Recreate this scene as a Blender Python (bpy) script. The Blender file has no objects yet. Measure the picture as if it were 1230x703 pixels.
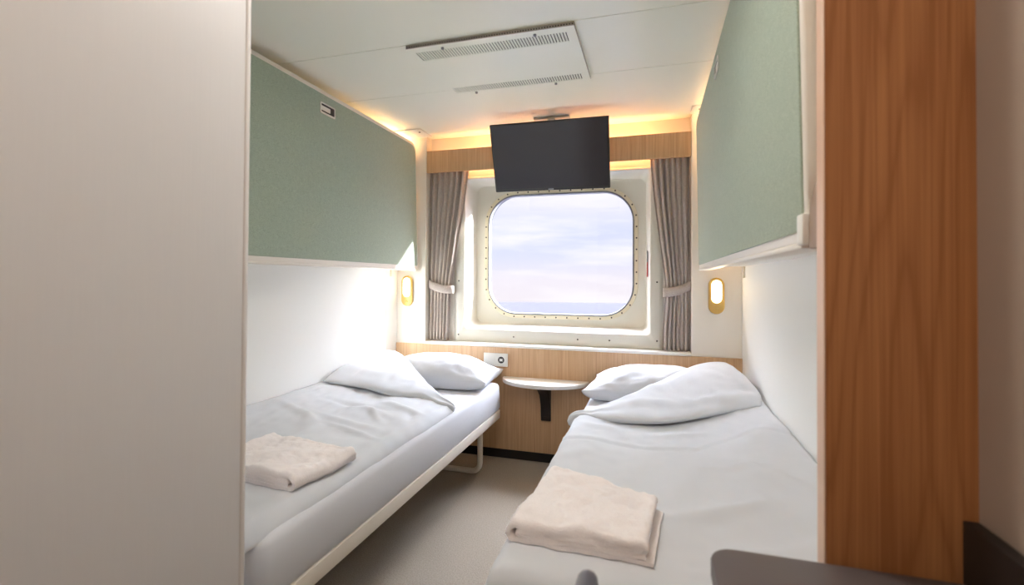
import bpy, bmesh, math, random
from mathutils.bvhtree import BVHTree
from mathutils import Vector, Matrix, noise

random.seed(7)
PI = math.pi
SC = bpy.context.scene
COL = SC.collection

# ------------------------------------------------------------------ colours
def lin(c):
    return tuple((v / 12.92 if v <= 0.04045 else ((v + 0.055) / 1.055) ** 2.4) for v in [k / 255 for k in c])

# ------------------------------------------------------------------ materials
def new_mat(name):
    m = bpy.data.materials.new(name)
    m.use_nodes = True
    return m, m.node_tree.nodes, m.node_tree.links, m.node_tree.nodes['Principled BSDF']

def plain(name, rgb, rough=0.5, metal=0.0, spec=0.5, bump=0.0, scale=200.0, var=0.0, stretch=None, sheen=0.0):
    m, n, l, b = new_mat(name)
    c = lin(rgb)
    b.inputs['Base Color'].default_value = (*c, 1)
    b.inputs['Roughness'].default_value = rough
    b.inputs['Metallic'].default_value = metal
    b.inputs['Specular IOR Level'].default_value = spec
    if sheen:
        b.inputs['Sheen Weight'].default_value = sheen
        b.inputs['Sheen Roughness'].default_value = 0.6
    if bump or var:
        tc = n.new('ShaderNodeTexCoord')
        mp = n.new('ShaderNodeMapping')
        if stretch:
            mp.inputs['Scale'].default_value = stretch
        nz = n.new('ShaderNodeTexNoise')
        nz.inputs['Scale'].default_value = scale
        nz.inputs['Detail'].default_value = 3
        l.new(tc.outputs['Object'], mp.inputs['Vector'])
        l.new(mp.outputs['Vector'], nz.inputs['Vector'])
        if bump:
            bp = n.new('ShaderNodeBump')
            bp.inputs['Strength'].default_value = bump
            bp.inputs['Distance'].default_value = 0.003
            l.new(nz.outputs['Fac'], bp.inputs['Height'])
            l.new(bp.outputs['Normal'], b.inputs['Normal'])
        if var:
            mx = n.new('ShaderNodeMix')
            mx.data_type = 'RGBA'
            mx.inputs[6].default_value = (*[k * (1 - var) for k in c], 1)
            mx.inputs[7].default_value = (*[min(1, k * (1 + var)) for k in c], 1)
            mr = n.new('ShaderNodeMapRange')
            mr.inputs[1].default_value = 0.3
            mr.inputs[2].default_value = 0.7
            l.new(nz.outputs['Fac'], mr.inputs[0])
            l.new(mr.outputs[0], mx.inputs[0])
            l.new(mx.outputs[2], b.inputs['Base Color'])
    return m

def wood(name, dark, light, scale=(60, 60, 3), rough=0.45, cathedral=0.0, fine=0.5):
    m, n, l, b = new_mat(name)
    tc = n.new('ShaderNodeTexCoord')
    mp = n.new('ShaderNodeMapping')
    mp.inputs['Scale'].default_value = scale
    nz = n.new('ShaderNodeTexNoise')
    nz.inputs['Scale'].default_value = 1.0
    nz.inputs['Detail'].default_value = 6
    nz.inputs['Roughness'].default_value = 0.62
    nz.inputs['Distortion'].default_value = 0.6
    l.new(tc.outputs['Object'], mp.inputs['Vector'])
    l.new(mp.outputs['Vector'], nz.inputs['Vector'])
    fac = nz.outputs['Fac']
    if cathedral:
        mp2 = n.new('ShaderNodeMapping')
        mp2.inputs['Scale'].default_value = (8.0, 8.0, 0.75)
        wv = n.new('ShaderNodeTexNoise')
        wv.inputs['Scale'].default_value = 1.0
        wv.inputs['Detail'].default_value = 1.5
        l.new(tc.outputs['Object'], mp2.inputs['Vector'])
        l.new(mp2.outputs['Vector'], wv.inputs['Vector'])
        mul = n.new('ShaderNodeMath'); mul.operation = 'MULTIPLY'; mul.inputs[1].default_value = 34
        fr = n.new('ShaderNodeMath'); fr.operation = 'PINGPONG'; fr.inputs[1].default_value = 1.0
        l.new(wv.outputs['Fac'], mul.inputs[0]); l.new(mul.outputs[0], fr.inputs[0])
        pw = n.new('ShaderNodeMath'); pw.operation = 'POWER'; pw.inputs[1].default_value = 3.0
        sb = n.new('ShaderNodeMath'); sb.operation = 'MULTIPLY_ADD'; sb.inputs[1].default_value = -cathedral
        l.new(fr.outputs[0], pw.inputs[0]); l.new(pw.outputs[0], sb.inputs[0]); l.new(nz.outputs['Fac'], sb.inputs[2])
        fac = sb.outputs[0]
    cr = n.new('ShaderNodeValToRGB')
    cr.color_ramp.elements[0].position = 0.3
    cr.color_ramp.elements[0].color = (*lin(dark), 1)
    cr.color_ramp.elements[1].position = 0.72
    cr.color_ramp.elements[1].color = (*lin(light), 1)
    l.new(fac, cr.inputs['Fac'])
    l.new(cr.outputs['Color'], b.inputs['Base Color'])
    b.inputs['Roughness'].default_value = rough
    bp = n.new('ShaderNodeBump'); bp.inputs['Strength'].default_value = 0.12 * fine; bp.inputs['Distance'].default_value = 0.002
    l.new(nz.outputs['Fac'], bp.inputs['Height']); l.new(bp.outputs['Normal'], b.inputs['Normal'])
    return m

def weave(name, a, c, scale=420, rough=0.9, contrast=1.0, sheen=0.2):
    """woven upholstery: two crossed thread waves over a soft noise"""
    m, n, l, b = new_mat(name)
    tc = n.new('ShaderNodeTexCoord')
    nz = n.new('ShaderNodeTexNoise'); nz.inputs['Scale'].default_value = scale; nz.inputs['Detail'].default_value = 2
    n2 = n.new('ShaderNodeTexNoise'); n2.inputs['Scale'].default_value = 60; n2.inputs['Detail'].default_value = 4
    l.new(tc.outputs['Object'], nz.inputs['Vector']); l.new(tc.outputs['Object'], n2.inputs['Vector'])
    av = n.new('ShaderNodeMix'); av.data_type = 'FLOAT'; av.inputs[0].default_value = 0.15
    l.new(nz.outputs['Fac'], av.inputs[2]); l.new(n2.outputs['Fac'], av.inputs[3])
    cr = n.new('ShaderNodeValToRGB')
    cr.color_ramp.elements[0].position = 0.35; cr.color_ramp.elements[0].color = (*lin(a), 1)
    cr.color_ramp.elements[1].position = 0.66; cr.color_ramp.elements[1].color = (*lin(c), 1)
    l.new(av.outputs[0], cr.inputs['Fac']); l.new(cr.outputs['Color'], b.inputs['Base Color'])
    b.inputs['Roughness'].default_value = rough
    b.inputs['Sheen Weight'].default_value = sheen
    b.inputs['Specular IOR Level'].default_value = 0.2
    bp = n.new('ShaderNodeBump'); bp.inputs['Strength'].default_value = 0.25; bp.inputs['Distance'].default_value = 0.001
    l.new(nz.outputs['Fac'], bp.inputs['Height']); l.new(bp.outputs['Normal'], b.inputs['Normal'])
    return m

def emit(name, rgb, strength):
    m, n, l, b = new_mat(name)
    b.inputs['Base Color'].default_value = (*lin(rgb), 1)
    b.inputs['Emission Color'].default_value = (*lin(rgb), 1)
    b.inputs['Emission Strength'].default_value = strength
    return m

def glass_mat():
    m, n, l, b = new_mat('window_glass')
    n.remove(b)
    out = n['Material Output']
    tr = n.new('ShaderNodeBsdfTransparent'); tr.inputs['Color'].default_value = (0.97, 0.98, 0.98, 1)
    gl = n.new('ShaderNodeBsdfGlossy'); gl.inputs['Roughness'].default_value = 0.02
    lw = n.new('ShaderNodeLayerWeight'); lw.inputs['Blend'].default_value = 0.5
    pw = n.new('ShaderNodeMath'); pw.operation = 'POWER'; pw.inputs[1].default_value = 5.0
    fr = n.new('ShaderNodeMath'); fr.operation = 'MULTIPLY_ADD'; fr.inputs[1].default_value = 0.6; fr.inputs[2].default_value = 0.03
    l.new(lw.outputs['Facing'], pw.inputs[0]); l.new(pw.outputs[0], fr.inputs[0])
    mx = n.new('ShaderNodeMixShader')
    l.new(fr.outputs[0], mx.inputs[0]); l.new(tr.outputs[0], mx.inputs[1]); l.new(gl.outputs[0], mx.inputs[2])
    l.new(mx.outputs[0], out.inputs['Surface'])
    return m

M = {
    'ceiling': plain('ceiling_white', (248, 248, 236), 0.35, spec=0.4),
    'wall': plain('wall_white', (239, 239, 236), 0.55, spec=0.3, bump=0.03, scale=60, stretch=(1, 1, 0.05)),
    'column': plain('column_cream', (236, 230, 220), 0.5),
    'bath': plain('bathroom_panel_grey', (218, 216, 217), 0.42, bump=0.06, scale=260, stretch=(1, 1, 0.03), var=0.008),
    'bath_trim': plain('panel_edge_light', (226, 222, 220), 0.4),
    'entry': plain('entrance_panel_beige', (176, 160, 146), 0.55),
    'carpet': plain('carpet_taupe', (164, 153, 139), 0.95, bump=0.9, scale=190, var=0.16, spec=0.1),
    'kick': plain('black_kickboard', (24, 20, 20), 0.5),
    'oak': wood('light_oak', (188, 148, 108), (216, 180, 140), (90, 90, 2.5)),
    'cherry': wood('orange_beech', (166, 108, 64), (202, 142, 92), (140, 140, 1.6), cathedral=0.22),
    'cherry_edge': plain('pale_edge_band', (226, 190, 165), 0.4),
    'white': plain('white_lacquer', (240, 238, 232), 0.55, spec=0.3),
    'cream': plain('cream_moulding', (218, 214, 202), 0.38),
    'ring': plain('window_ring_cream', (226, 216, 190), 0.45),
    'gasket': plain('window_gasket_grey', (120, 120, 124), 0.4),
    'hull': plain('hull_grey', (34, 34, 38), 0.6),
    'screw': plain('dark_screw', (70, 62, 54), 0.4, metal=0.6),
    'glass': glass_mat(),
    'green': weave('sage_fabric', (142, 156, 140), (180, 193, 175), 520),
    'rim': plain('bunk_rim_white', (234, 228, 218), 0.35),
    'beige_cap': plain('beige_plastic', (160, 132, 108), 0.5),
    'chrome': plain('brushed_chrome', (225, 225, 220), 0.35, metal=0.7),
    'dark': plain('dark_recess', (38, 34, 34), 0.6),
    'linen': plain('white_linen', (212, 215, 220), 0.85, bump=0.12, scale=700, spec=0.2, sheen=0.15),
    'sheet': plain('fitted_sheet_white', (214, 215, 220), 0.85, bump=0.12, scale=700, spec=0.2, sheen=0.15),
    'towel': plain('cream_terry', (246, 239, 238), 1.0, bump=0.5, scale=300, spec=0.05, sheen=0.4, var=0.03),
    'frame': plain('cream_steel', (228, 220, 206), 0.4),
    'curtain': weave('taupe_curtain', (160, 148, 140), (198, 186, 177), 300, sheen=0.3),
    'brass': plain('satin_brass', (214, 178, 104), 0.35, metal=0.55),
    'lens': emit('lamp_lens', (255, 226, 178), 6.0),
    'led': emit('led_tape', (255, 170, 80), 3.0),
    'black': plain('black_satin', (34, 30, 30), 0.35),
    'tv': plain('tv_black', (44, 43, 46), 0.3),
    'screen': plain('tv_screen', (62, 62, 70), 0.10, spec=1.0),
    'silver': plain('silver_badge', (180, 180, 184), 0.3, metal=0.7),
    'socket': plain('socket_white', (240, 240, 236), 0.35),
    'grey': plain('grey_print', (130, 132, 134), 0.5),
    'red': plain('red_print', (206, 46, 44), 0.5),
    'desk': plain('dark_grey_laminate', (92, 84, 84), 0.5),
    'deskblack': plain('black_upstand', (30, 25, 24), 0.55),
    'chair': plain('slate_plastic', (92, 92, 104), 0.4),
    'steel': plain('grey_steel', (150, 150, 152), 0.35, metal=0.8),
    'vent_side': plain('vent_side_grey', (186, 178, 168), 0.5),
    'vent_in': plain('vent_dark', (100, 96, 90), 0.8),
    'downlight': emit('downlight_lens', (255, 240, 222), 14.0),
}

# ------------------------------------------------------------------ mesh helpers
def B():
    return bmesh.new()

def add(bm, other, mat=None):
    if mat is not None:
        bmesh.ops.transform(other, matrix=mat, verts=other.verts)
    me = bpy.data.meshes.new('tmp')
    other.to_mesh(me); other.free()
    bm.from_mesh(me); bpy.data.meshes.remove(me)
    return bm

def box(bm, x0, x1, y0, y1, z0, z1, bev=0.0, seg=2):
    b = bmesh.new()
    bmesh.ops.create_cube(b, size=1)
    bmesh.ops.scale(b, vec=(abs(x1 - x0), abs(y1 - y0), abs(z1 - z0)), verts=b.verts)
    bmesh.ops.translate(b, vec=((x0 + x1) / 2, (y0 + y1) / 2, (z0 + z1) / 2), verts=b.verts)
    if bev:
        bmesh.ops.bevel(b, geom=list(b.edges), offset=bev, segments=seg, profile=0.5, affect='EDGES')
    return add(bm, b)

def cyl(bm, c, r, h, axis='z', n=24, r2=None, bev=0.0):
    b = bmesh.new()
    bmesh.ops.create_cone(b, cap_ends=True, segments=n, radius1=r, radius2=r if r2 is None else r2, depth=h)
    if bev:
        es = [e for e in b.edges if len(e.link_faces) == 2 and any(len(f.verts) > 4 for f in e.link_faces)]
        bmesh.ops.bevel(b, geom=es, offset=bev, segments=2, profile=0.5, affect='EDGES')
    R = {'z': Matrix(), 'x': Matrix.Rotation(PI / 2, 4, 'Y'), 'y': Matrix.Rotation(-PI / 2, 4, 'X')}[axis]
    return add(bm, b, Matrix.Translation(c) @ R)

def tube(bm, pts, r, n=12):
    pts = [Vector(p) for p in pts]
    rings = []
    up = Vector((0.123, 0.456, 0.881)).normalized()
    for i, p in enumerate(pts):
        d = (pts[min(i + 1, len(pts) - 1)] - pts[max(i - 1, 0)]).normalized()
        a = d.cross(up)
        if a.length < 1e-3:
            a = d.cross(Vector((1, 0, 0)))
        a.normalize()
        if rings:
            pa = rings[-1][1]
            a = (pa - d * pa.dot(d)).normalized()
        c = d.cross(a)
        ring = [bm.verts.new(p + r * (a * math.cos(t) + c * math.sin(t))) for t in [2 * PI * k / n for k in range(n)]]
        rings.append((ring, a))
    for (ra, _), (rb, _) in zip(rings, rings[1:]):
        for k in range(n):
            bm.faces.new((ra[k], ra[(k + 1) % n], rb[(k + 1) % n], rb[k]))
    bm.faces.new(list(reversed(rings[0][0]))); bm.faces.new(rings[-1][0])
    bmesh.ops.recalc_face_normals(bm, faces=bm.faces)
    return bm

def rrect(x0, x1, z0, z1, r, k=8):
    """rounded rectangle, counter-clockwise in (a, b)"""
    if not isinstance(r, (tuple, list)):
        r = (r,) * 4
    out = []
    for (cx, cz, a0), q in zip((((x0, z0, PI)), (x1, z0, 1.5 * PI), (x1, z1, 0), (x0, z1, 0.5 * PI)), r):
        sx = 1 if cx == x0 else -1
        sz = 1 if cz == z0 else -1
        for i in range(k + 1):
            t = a0 + i / k * PI / 2
            out.append((cx + sx * q + q * math.cos(t), cz + sz * q + q * math.sin(t)))
    return out

def prism(bm, pts, axis, a, b, bev=0.0, seg=2):
    """polygon extruded along axis between a and b; pts in the other two axes in xyz order"""
    q = bmesh.new()
    def P(p, t):
        return {'x': (t, p[0], p[1]), 'y': (p[0], t, p[1]), 'z': (p[0], p[1], t)}[axis]
    va = [q.verts.new(P(p, a)) for p in pts]; vb = [q.verts.new(P(p, b)) for p in pts]
    fa = q.faces.new(va); fb = q.faces.new(list(reversed(vb)))
    n = len(pts)
    for i in range(n):
        q.faces.new((va[i], vb[i], vb[(i + 1) % n], va[(i + 1) % n]))
    bmesh.ops.recalc_face_normals(q, faces=q.faces)
    if bev:
        es = list(set(list(fa.edges) + list(fb.edges)))
        bmesh.ops.bevel(q, geom=es, offset=bev, segments=seg, profile=0.5, affect='EDGES')
    return add(bm, q)

def loft(bm, loops, close_first=False, close_last=False):
    vs = [[bm.verts.new(p) for p in lp] for lp in loops]
    n = len(vs[0])
    for a, b in zip(vs, vs[1:]):
        for i in range(n):
            bm.faces.new((a[i], a[(i + 1) % n], b[(i + 1) % n], b[i]))
    if close_first: bm.faces.new(vs[0])
    if close_last: bm.faces.new(vs[-1])
    bmesh.ops.recalc_face_normals(bm, faces=bm.faces)
    return bm

def sheet(bm, f, nu, nv):
    """grid of f(u, v), u and v in 0..1"""
    vs = [[bm.verts.new(f(i / nu, j / nv)) for j in range(nv + 1)] for i in range(nu + 1)]
    for i in range(nu):
        for j in range(nv):
            bm.faces.new((vs[i][j], vs[i + 1][j], vs[i + 1][j + 1], vs[i][j + 1]))
    return vs

def obj(name, bm, mat, parent=None, smooth=40):
    me = bpy.data.meshes.new(name)
    bm.to_mesh(me); bm.free()
    me.materials.append(mat)
    if parent is not None:
        me.transform(Matrix.Translation(-root_of(parent)))
    if smooth:
        me.shade_smooth()
        me.set_sharp_from_angle(angle=math.radians(smooth))
    o = bpy.data.objects.new(name, me)
    COL.objects.link(o)
    if parent is not None:
        o.parent = parent
    return o

def root_of(o):
    v = Vector((0, 0, 0))
    while o is not None:
        v += o.location
        o = o.parent
    return v

def thing(name, label, cat, loc, group=None):
    o = bpy.data.objects.new(name, None)
    COL.objects.link(o)
    o.empty_display_size = 0.05
    o.location = loc
    o['label'] = label; o['category'] = cat
    if group: o['group'] = group
    return o

def tag(o, label, cat, group=None):
    o['label'] = label; o['category'] = cat
    if group: o['group'] = group
    return o

def struct(name, bm, mat, label, cat, parent=None, smooth=40):
    o = obj(name, bm, mat, parent, smooth)
    if parent is None:
        o['kind'] = 'structure'; o['label'] = label; o['category'] = cat
    return o

def fbm(x, y, z=0.0, o=3):
    return noise.fractal(Vector((x, y, z)), 0.7, 2.0, o)

def sstep(a, b, x):
    t = max(0.0, min(1.0, (x - a) / (b - a)))
    return t * t * (3 - 2 * t)

# ------------------------------------------------------------------ dimensions (metres, y = 0 at the headboard panel)
XL, XR, H = -1.68, 0.48, 2.10
YB = 0.078                 # wall behind the curtains
YF = -3.42                 # wall behind the camera
XBATH, YBATH = -0.75, -2.19
XENT, YPART = 0.404, -2.165

# ------------------------------------------------------------------ room shell
bm = B(); box(bm, -1.9, 0.7, YF - 0.1, 0.4, -0.06, 0.0)
struct('floor', bm, M['carpet'], 'taupe carpet floor running between the two beds', 'floor')

bm = B()
for a, b in ((YF - 0.1, -1.168), (-1.165, -0.6845), (-0.6815, 0.4)):
    box(bm, -1.9, 0.7, a, b, H, H + 0.03, 0.0012, 1)
box(bm, -1.9, 0.7, YF - 0.1, 0.4, H + 0.031, H + 0.06)
struct('ceiling', bm, M['ceiling'], 'white ceiling of wide panels with two thin seams', 'ceiling')

bm = B(); box(bm, XL - 0.08, XL, YBATH - 0.05, 0.4, 0, H)
struct('wall_left', bm, M['wall'], 'white wall along the bed nearest the grey panel', 'wall')
bm = B(); box(bm, XR, XR + 0.08, YPART - 0.05, 0.4, 0, H)
struct('wall_right', bm, M['wall'], 'white wall along the bed next to the orange wood panel', 'wall')

CL, CR = -1.468, 0.214     # inner edges of the two back columns
bm = B()
box(bm, XL, CL, 0.0, 0.4, 0.0, H, 0.002, 1)
box(bm, CR, XR, 0.0, 0.4, 0.0, H, 0.002, 1)
box(bm, CL, CR, YB, 0.31, 1.815, H)            # above the window
box(bm, CL, CR, YB, 0.4, 0.0, 0.72)           # below
box(bm, CL, -1.25, YB, 0.4, 0.72, 1.815)
box(bm, 0.02, CR, YB, 0.4, 0.72, 1.815)
struct('wall_back', bm, M['column'], 'cream wall and corner columns around the cabin window', 'wall')

# headboard panel, kickboard, ledge
bm = B(); box(bm, XL, XR, -0.012, -0.001, 0.056, 0.70, 0.001, 1)
struct('trim_1', bm, M['oak'], 'light oak headboard panel below the window ledge', 'wall panel')
bm = B(); box(bm, XL, XR, -0.010, -0.001, 0.0, 0.055)
struct('baseboard_back', bm, M['kick'], 'black skirting under the oak headboard panel', 'baseboard')
bm = B(); box(bm, CL + 0.001, CR - 0.001, -0.02, YB - 0.001, 0.701, 0.718, 0.003)
struct('trim_2', bm, M['white'], 'white window ledge on top of the oak panel', 'ledge')

# bathroom block at the left, entrance at the right
bm = B()
box(bm, XBATH - 0.05, XBATH, YF, YBATH, 0, H)
box(bm, XL, XBATH - 0.05, YBATH - 0.05, YBATH, 0, H)
struct('wall_bathroom', bm, M['bath'], 'tall grey-beige bathroom panel filling the near side of the view', 'wall')
bm = B(); prism(bm, rrect(XBATH - 0.012, XBATH + 0.003, YBATH - 0.010, YBATH + 0.003, 0.005, 4), 'z', 0, H)
struct('trim_3', bm, M['bath_trim'], 'pale corner strip on the edge of the grey bathroom panel', 'trim')
bm = B(); box(bm, XENT, XENT + 0.05, YF, YPART, 0, H)
struct('wall_entrance', bm, M['entry'], 'shaded beige wall behind the black desk upstand', 'wall')
bm = B(); box(bm, 0.232, XR, YPART, YPART + 0.03, 0, H)
struct('wall_partition', bm, M['cherry'], 'tall orange-brown wood partition with vertical grain at the bed foot', 'wall')
bm = B(); box(bm, 0.2295, 0.232, YPART, YPART + 0.03, 0, H, 0.001, 1)
struct('trim_4', bm, M['cherry_edge'], 'pale edge band on the wood partition', 'trim')
bm = B(); box(bm, -0.8, 0.45, YF - 0.05, YF, 0, H)
struct('wall_front', bm, M['entry'], 'plain beige wall behind the camera', 'wall')

# ------------------------------------------------------------------ window
win = bpy.data.objects.new('window_1', None); COL.objects.link(win)
win.location = (-0.61, 0.24, 1.306)
win['kind'] = 'structure'; win['label'] = 'large rounded ship window in a deep cream recess'; win['category'] = 'window'

def L(x0, x1, z0, z1, r, y, k=10):
    return [(p[0], y, p[1]) for p in rrect(x0, x1, z0, z1, r, k)]
HX0, HX1, HZ0, HZ1, HR = -1.107, -0.111, 0.893, 1.720, 0.205
bm = B()
loft(bm, [L(-1.29, 0.06, 0.712, 1.825, 0.004, YB - 0.0002),
          L(-1.275, 0.043, 0.722, 1.818, 0.006, 0.0705),
          L(-1.272, 0.04, 0.725, 1.815, 0.006, 0.069),
          L(-1.219, -0.010, 0.797, 1.811, 0.028, 0.069),
          L(-1.213, -0.016, 0.803, 1.806, 0.026, 0.073),
          L(-1.209, -0.020, 0.808, 1.803, 0.030, 0.085),
          L(-1.192, -0.034, 0.824, 1.793, 0.050, 0.215),
          L(-1.186, -0.040, 0.832, 1.786, 0.055, 0.232),
          L(-1.172, -0.054, 0.846, 1.772, 0.060, 0.240),
          L(HX0 - 0.02, HX1 + 0.02, HZ0 - 0.02, HZ1 + 0.02, HR + 0.02, 0.240),
          L(HX0, HX1, HZ0, HZ1, HR, 0.242),
          L(HX0, HX1, HZ0, HZ1, HR, 0.268)])
struct('window_recess', bm, M['cream'], '', '', win, 30)
bm = B()
d = 0.022
loft(bm, [L(HX0 - d, HX1 + d, HZ0 - d, HZ1 + d, HR + d, 0.2395),
          L(HX0 - d, HX1 + d, HZ0 - d, HZ1 + d, HR + d, 0.234),
          L(HX0 - d + .002, HX1 + d - .002, HZ0 - d + .002, HZ1 + d - .002, HR + d - .002, 0.232),
          L(HX0 + .001, HX1 - .001, HZ0 + .001, HZ1 - .001, HR - .001, 0.232),
          L(HX0 + .003, HX1 - .003, HZ0 + .003, HZ1 - .003, HR - .003, 0.236),
          L(HX0 + .003, HX1 - .003, HZ0 + .003, HZ1 - .003, HR - .003, 0.262)])
struct('window_frame', bm, M['ring'], '', '', win, 30)
bm = B()
loft(bm, [L(HX0 + .002, HX1 - .002, HZ0 + .002, HZ1 - .002, HR - .002, 0.235),
          L(HX0 + .004, HX1 - .004, HZ0 + .004, HZ1 - .004, HR - .004, 0.229),
          L(HX0 + .010, HX1 - .010, HZ0 + .010, HZ1 - .010, HR - .010, 0.229),
          L(HX0 + .013, HX1 - .013, HZ0 + .013, HZ1 - .013, HR - .013, 0.234),
          L(HX0 + .013, HX1 - .013, HZ0 + .013, HZ1 - .013, HR - .013, 0.266)])
struct('window_gasket', bm, M['gasket'], '', '', win, 30)
bm = B()
loft(bm, [L(HX0, HX1, HZ0, HZ1, HR, 0.268), L(HX0, HX1, HZ0, HZ1, HR, 0.32)])
struct('window_hull', bm, M['hull'], '', '', win, 30)
bm = B(); prism(bm, rrect(HX0 + .001, HX1 - .001, HZ0 + .001, HZ1 - .001, HR - .001, 10), 'y', 0.252, 0.262)
struct('window_pane', bm, M['glass'], '', '', win, 0)

# screws round the window ring, evenly spaced along the outline
out = rrect(HX0 - .012, HX1 + .012, HZ0 - .012, HZ1 + .012, HR + .012, 24)
seglen = [math.dist(out[i], out[(i + 1) % len(out)]) for i in range(len(out))]
tot = sum(seglen); N = 46
bm = B(); cyl(bm, (0, 0, 0), 0.0052, 0.004, 'y', 12, bev=0.001)
sm = bpy.data.meshes.new('screw'); bm.to_mesh(sm); bm.free(); sm.materials.append(M['screw'])
def screw(x, y, z, parent):
    o = bpy.data.objects.new('screw', sm); COL.objects.link(o); o.parent = parent
    o.location = Vector((x, y, z)) - root_of(parent)
    return o
for k in range(N):
    t = (k + 0.5) / N * tot; i = 0
    while t > seglen[i]:
        t -= seglen[i]; i += 1
    a, b = out[i], out[(i + 1) % len(out)]
    u = t / seglen[i]
    screw(a[0] + (b[0] - a[0]) * u, 0.2312, a[1] + (b[1] - a[1]) * u, win)
for x, z in ((-1.255, 0.762), (-0.868, 0.760), (-0.45, 0.760), (-0.254, 0.762), (0.026, 0.77), (0.026, 1.123), (0.026, 1.5), (-1.255, 1.123)):
    screw(x, 0.0685, z, win)

# sticker on the recess side
st = thing('warning_sticker', 'small red and grey sticker on the right side of the window recess', 'sticker', (-0.031, 0.15, 1.21))
bm = B(); prism(bm, rrect(0.125, 0.165, 1.155, 1.245, 0.004, 3), 'x', -0.0335, -0.0285); obj('red_block', bm, M['red'], st)
bm = B(); prism(bm, rrect(0.125, 0.165, 1.247, 1.315, 0.004, 3), 'x', -0.0345, -0.0285); obj('grey_block', bm, M['grey'], st)

# ------------------------------------------------------------------ valance, led tape and ledge lights
vl = thing('curtain_valance', 'light oak board across the top of the window hiding the curtain heads', 'valance', (-0.62, 0.011, 1.85))
bm = B(); box(bm, CL + 0.001, CR - 0.001, 0.002, 0.02, 1.851, 1.998, 0.001, 1); obj('board', bm, M['oak'], vl)
bm = B(); box(bm, -1.165, -0.022, 0.0205, 0.0245, 1.905, 1.945); obj('led_carrier', bm, M['white'], vl)
bm = B(); box(bm, -1.155, -0.032, 0.0247, 0.0285, 1.915, 1.935); obj('led_tape', bm, M['led'], vl)

# ------------------------------------------------------------------ curtains
def make_curtain(name_label, edge_in, edge_out, side, ties):
    """edge_in / edge_out: (z, x) polylines of the free edge and of the column edge"""
    def ev(pl, z):
        for (za, xa), (zb, xb) in zip(pl, pl[1:]):
            if zb <= z <= za:
                t = (za - z) / (za - zb); return xa + (xb - xa) * (t)
        return pl[0][1] if z > pl[0][0] else pl[-1][1]
    def sm(pl, z):
        return sum(ev(pl, min(max(z + k * 0.03, pl[-1][0]), pl[0][0])) for k in (-2, -1, 0, 1, 2)) / 5
    root = thing('window_curtain', name_label, 'curtain', (edge_out[0][1], 0.04, 0.72), 'tied-back window curtains')
    bm = B()
    NP = 6.5
    zt, zb = 1.992, 0.7215
    def f(u, v):
        z = zt + (zb - zt) * v
        a, b = sm(edge_out, z), sm(edge_in, z)
        tie = math.exp(-((z - 1.075) / 0.07) ** 2)
        below = sstep(1.05, 0.8, z)
        amp = 0.016 * (1 - 0.45 * tie) + 0.002 * below
        ph = u * NP * 2 * PI + 0.25 * math.sin(2.1 * z + side) + 0.25 * fbm(u * 3, z * 0.5, side * 5)
        s = math.sin(ph)
        y = 0.044 + amp * s * (0.75 + 0.25 * math.sin(u * 9 + side)) + 0.003 * fbm(u * 5, z * 3, 2)
        uu = u + 0.35 / (NP * 2 * PI) * math.cos(ph) * (1 if 0.04 < u < 0.96 else 0)
        x = a + (b - a) * uu
        return (x, min(max(y, 0.0235), 0.066), z)
    sheet(bm, f, 150, 60)
    bmesh.ops.recalc_face_normals(bm, faces=bm.faces)
    cl = obj('pleated_cloth', bm, M['curtain'], root, 180)
    sd = cl.modifiers.new('thick', 'SOLIDIFY'); sd.thickness = 0.0016; sd.offset = 0
    # tie band: a slim loop passing round the gathered pleats
    (xa, za), (xb, zb2) = ties
    bm = B()
    cx, w = (xa + xb) / 2, abs(xb - xa) / 2 + 0.006
    ring = []
    n = 40
    for k in range(n):
        t = 2 * PI * k / n
        cs, sn = math.cos(t), math.sin(t)
        x = cx + w * math.copysign(abs(cs) ** 0.55, cs); y = 0.0445 + 0.0235 * math.copysign(abs(sn) ** 0.7, sn)
        q = (x - min(xa, xb)) / abs(xb - xa); q = max(0, min(1, q))
        zc = za + (zb2 - za) * (q if xb > xa else 1 - q) - 0.012 * math.sin(PI * q)
        ring.append((x, y, zc))
    lo = [[(x, y, z - 0.027) for x, y, z in ring], [(cx + (x - cx) * 1.02, y + (y - .0445) * .06, z) for x, y, z in ring], [(x, y, z + 0.027) for x, y, z in ring]]
    loft(bm, lo)
    tb = obj('tieback', bm, M['curtain'], root, 180)
    sd = tb.modifiers.new('thick', 'SOLIDIFY'); sd.thickness = 0.003; sd.offset = 1
    return root

make_curtain('taupe pleated curtain tied back beside the sunlit left wall', [(2.0, -1.175), (1.85, -1.179), (1.61, -1.213), (1.44, -1.242), (1.22, -1.276), (1.08, -1.303), (0.94, -1.306), (0.72, -1.312)],
             [(2.0, -1.460), (1.6, -1.461), (1.08, -1.458), (0.85, -1.460), (0.72, -1.463)], 1, ((-1.455, 1.103), (-1.288, 1.063)))
make_curtain('taupe pleated curtain tied back beside the red and grey sticker', [(2.0, -0.010), (1.84, -0.015), (1.66, 0.003), (1.46, 0.027), (1.22, 0.060), (1.08, 0.078), (0.9, 0.062), (0.72, 0.055)],
             [(2.0, 0.206), (1.6, 0.206), (1.08, 0.205), (0.85, 0.206), (0.72, 0.209)], 2, ((0.207, 1.105), (0.068, 1.063)))

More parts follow.
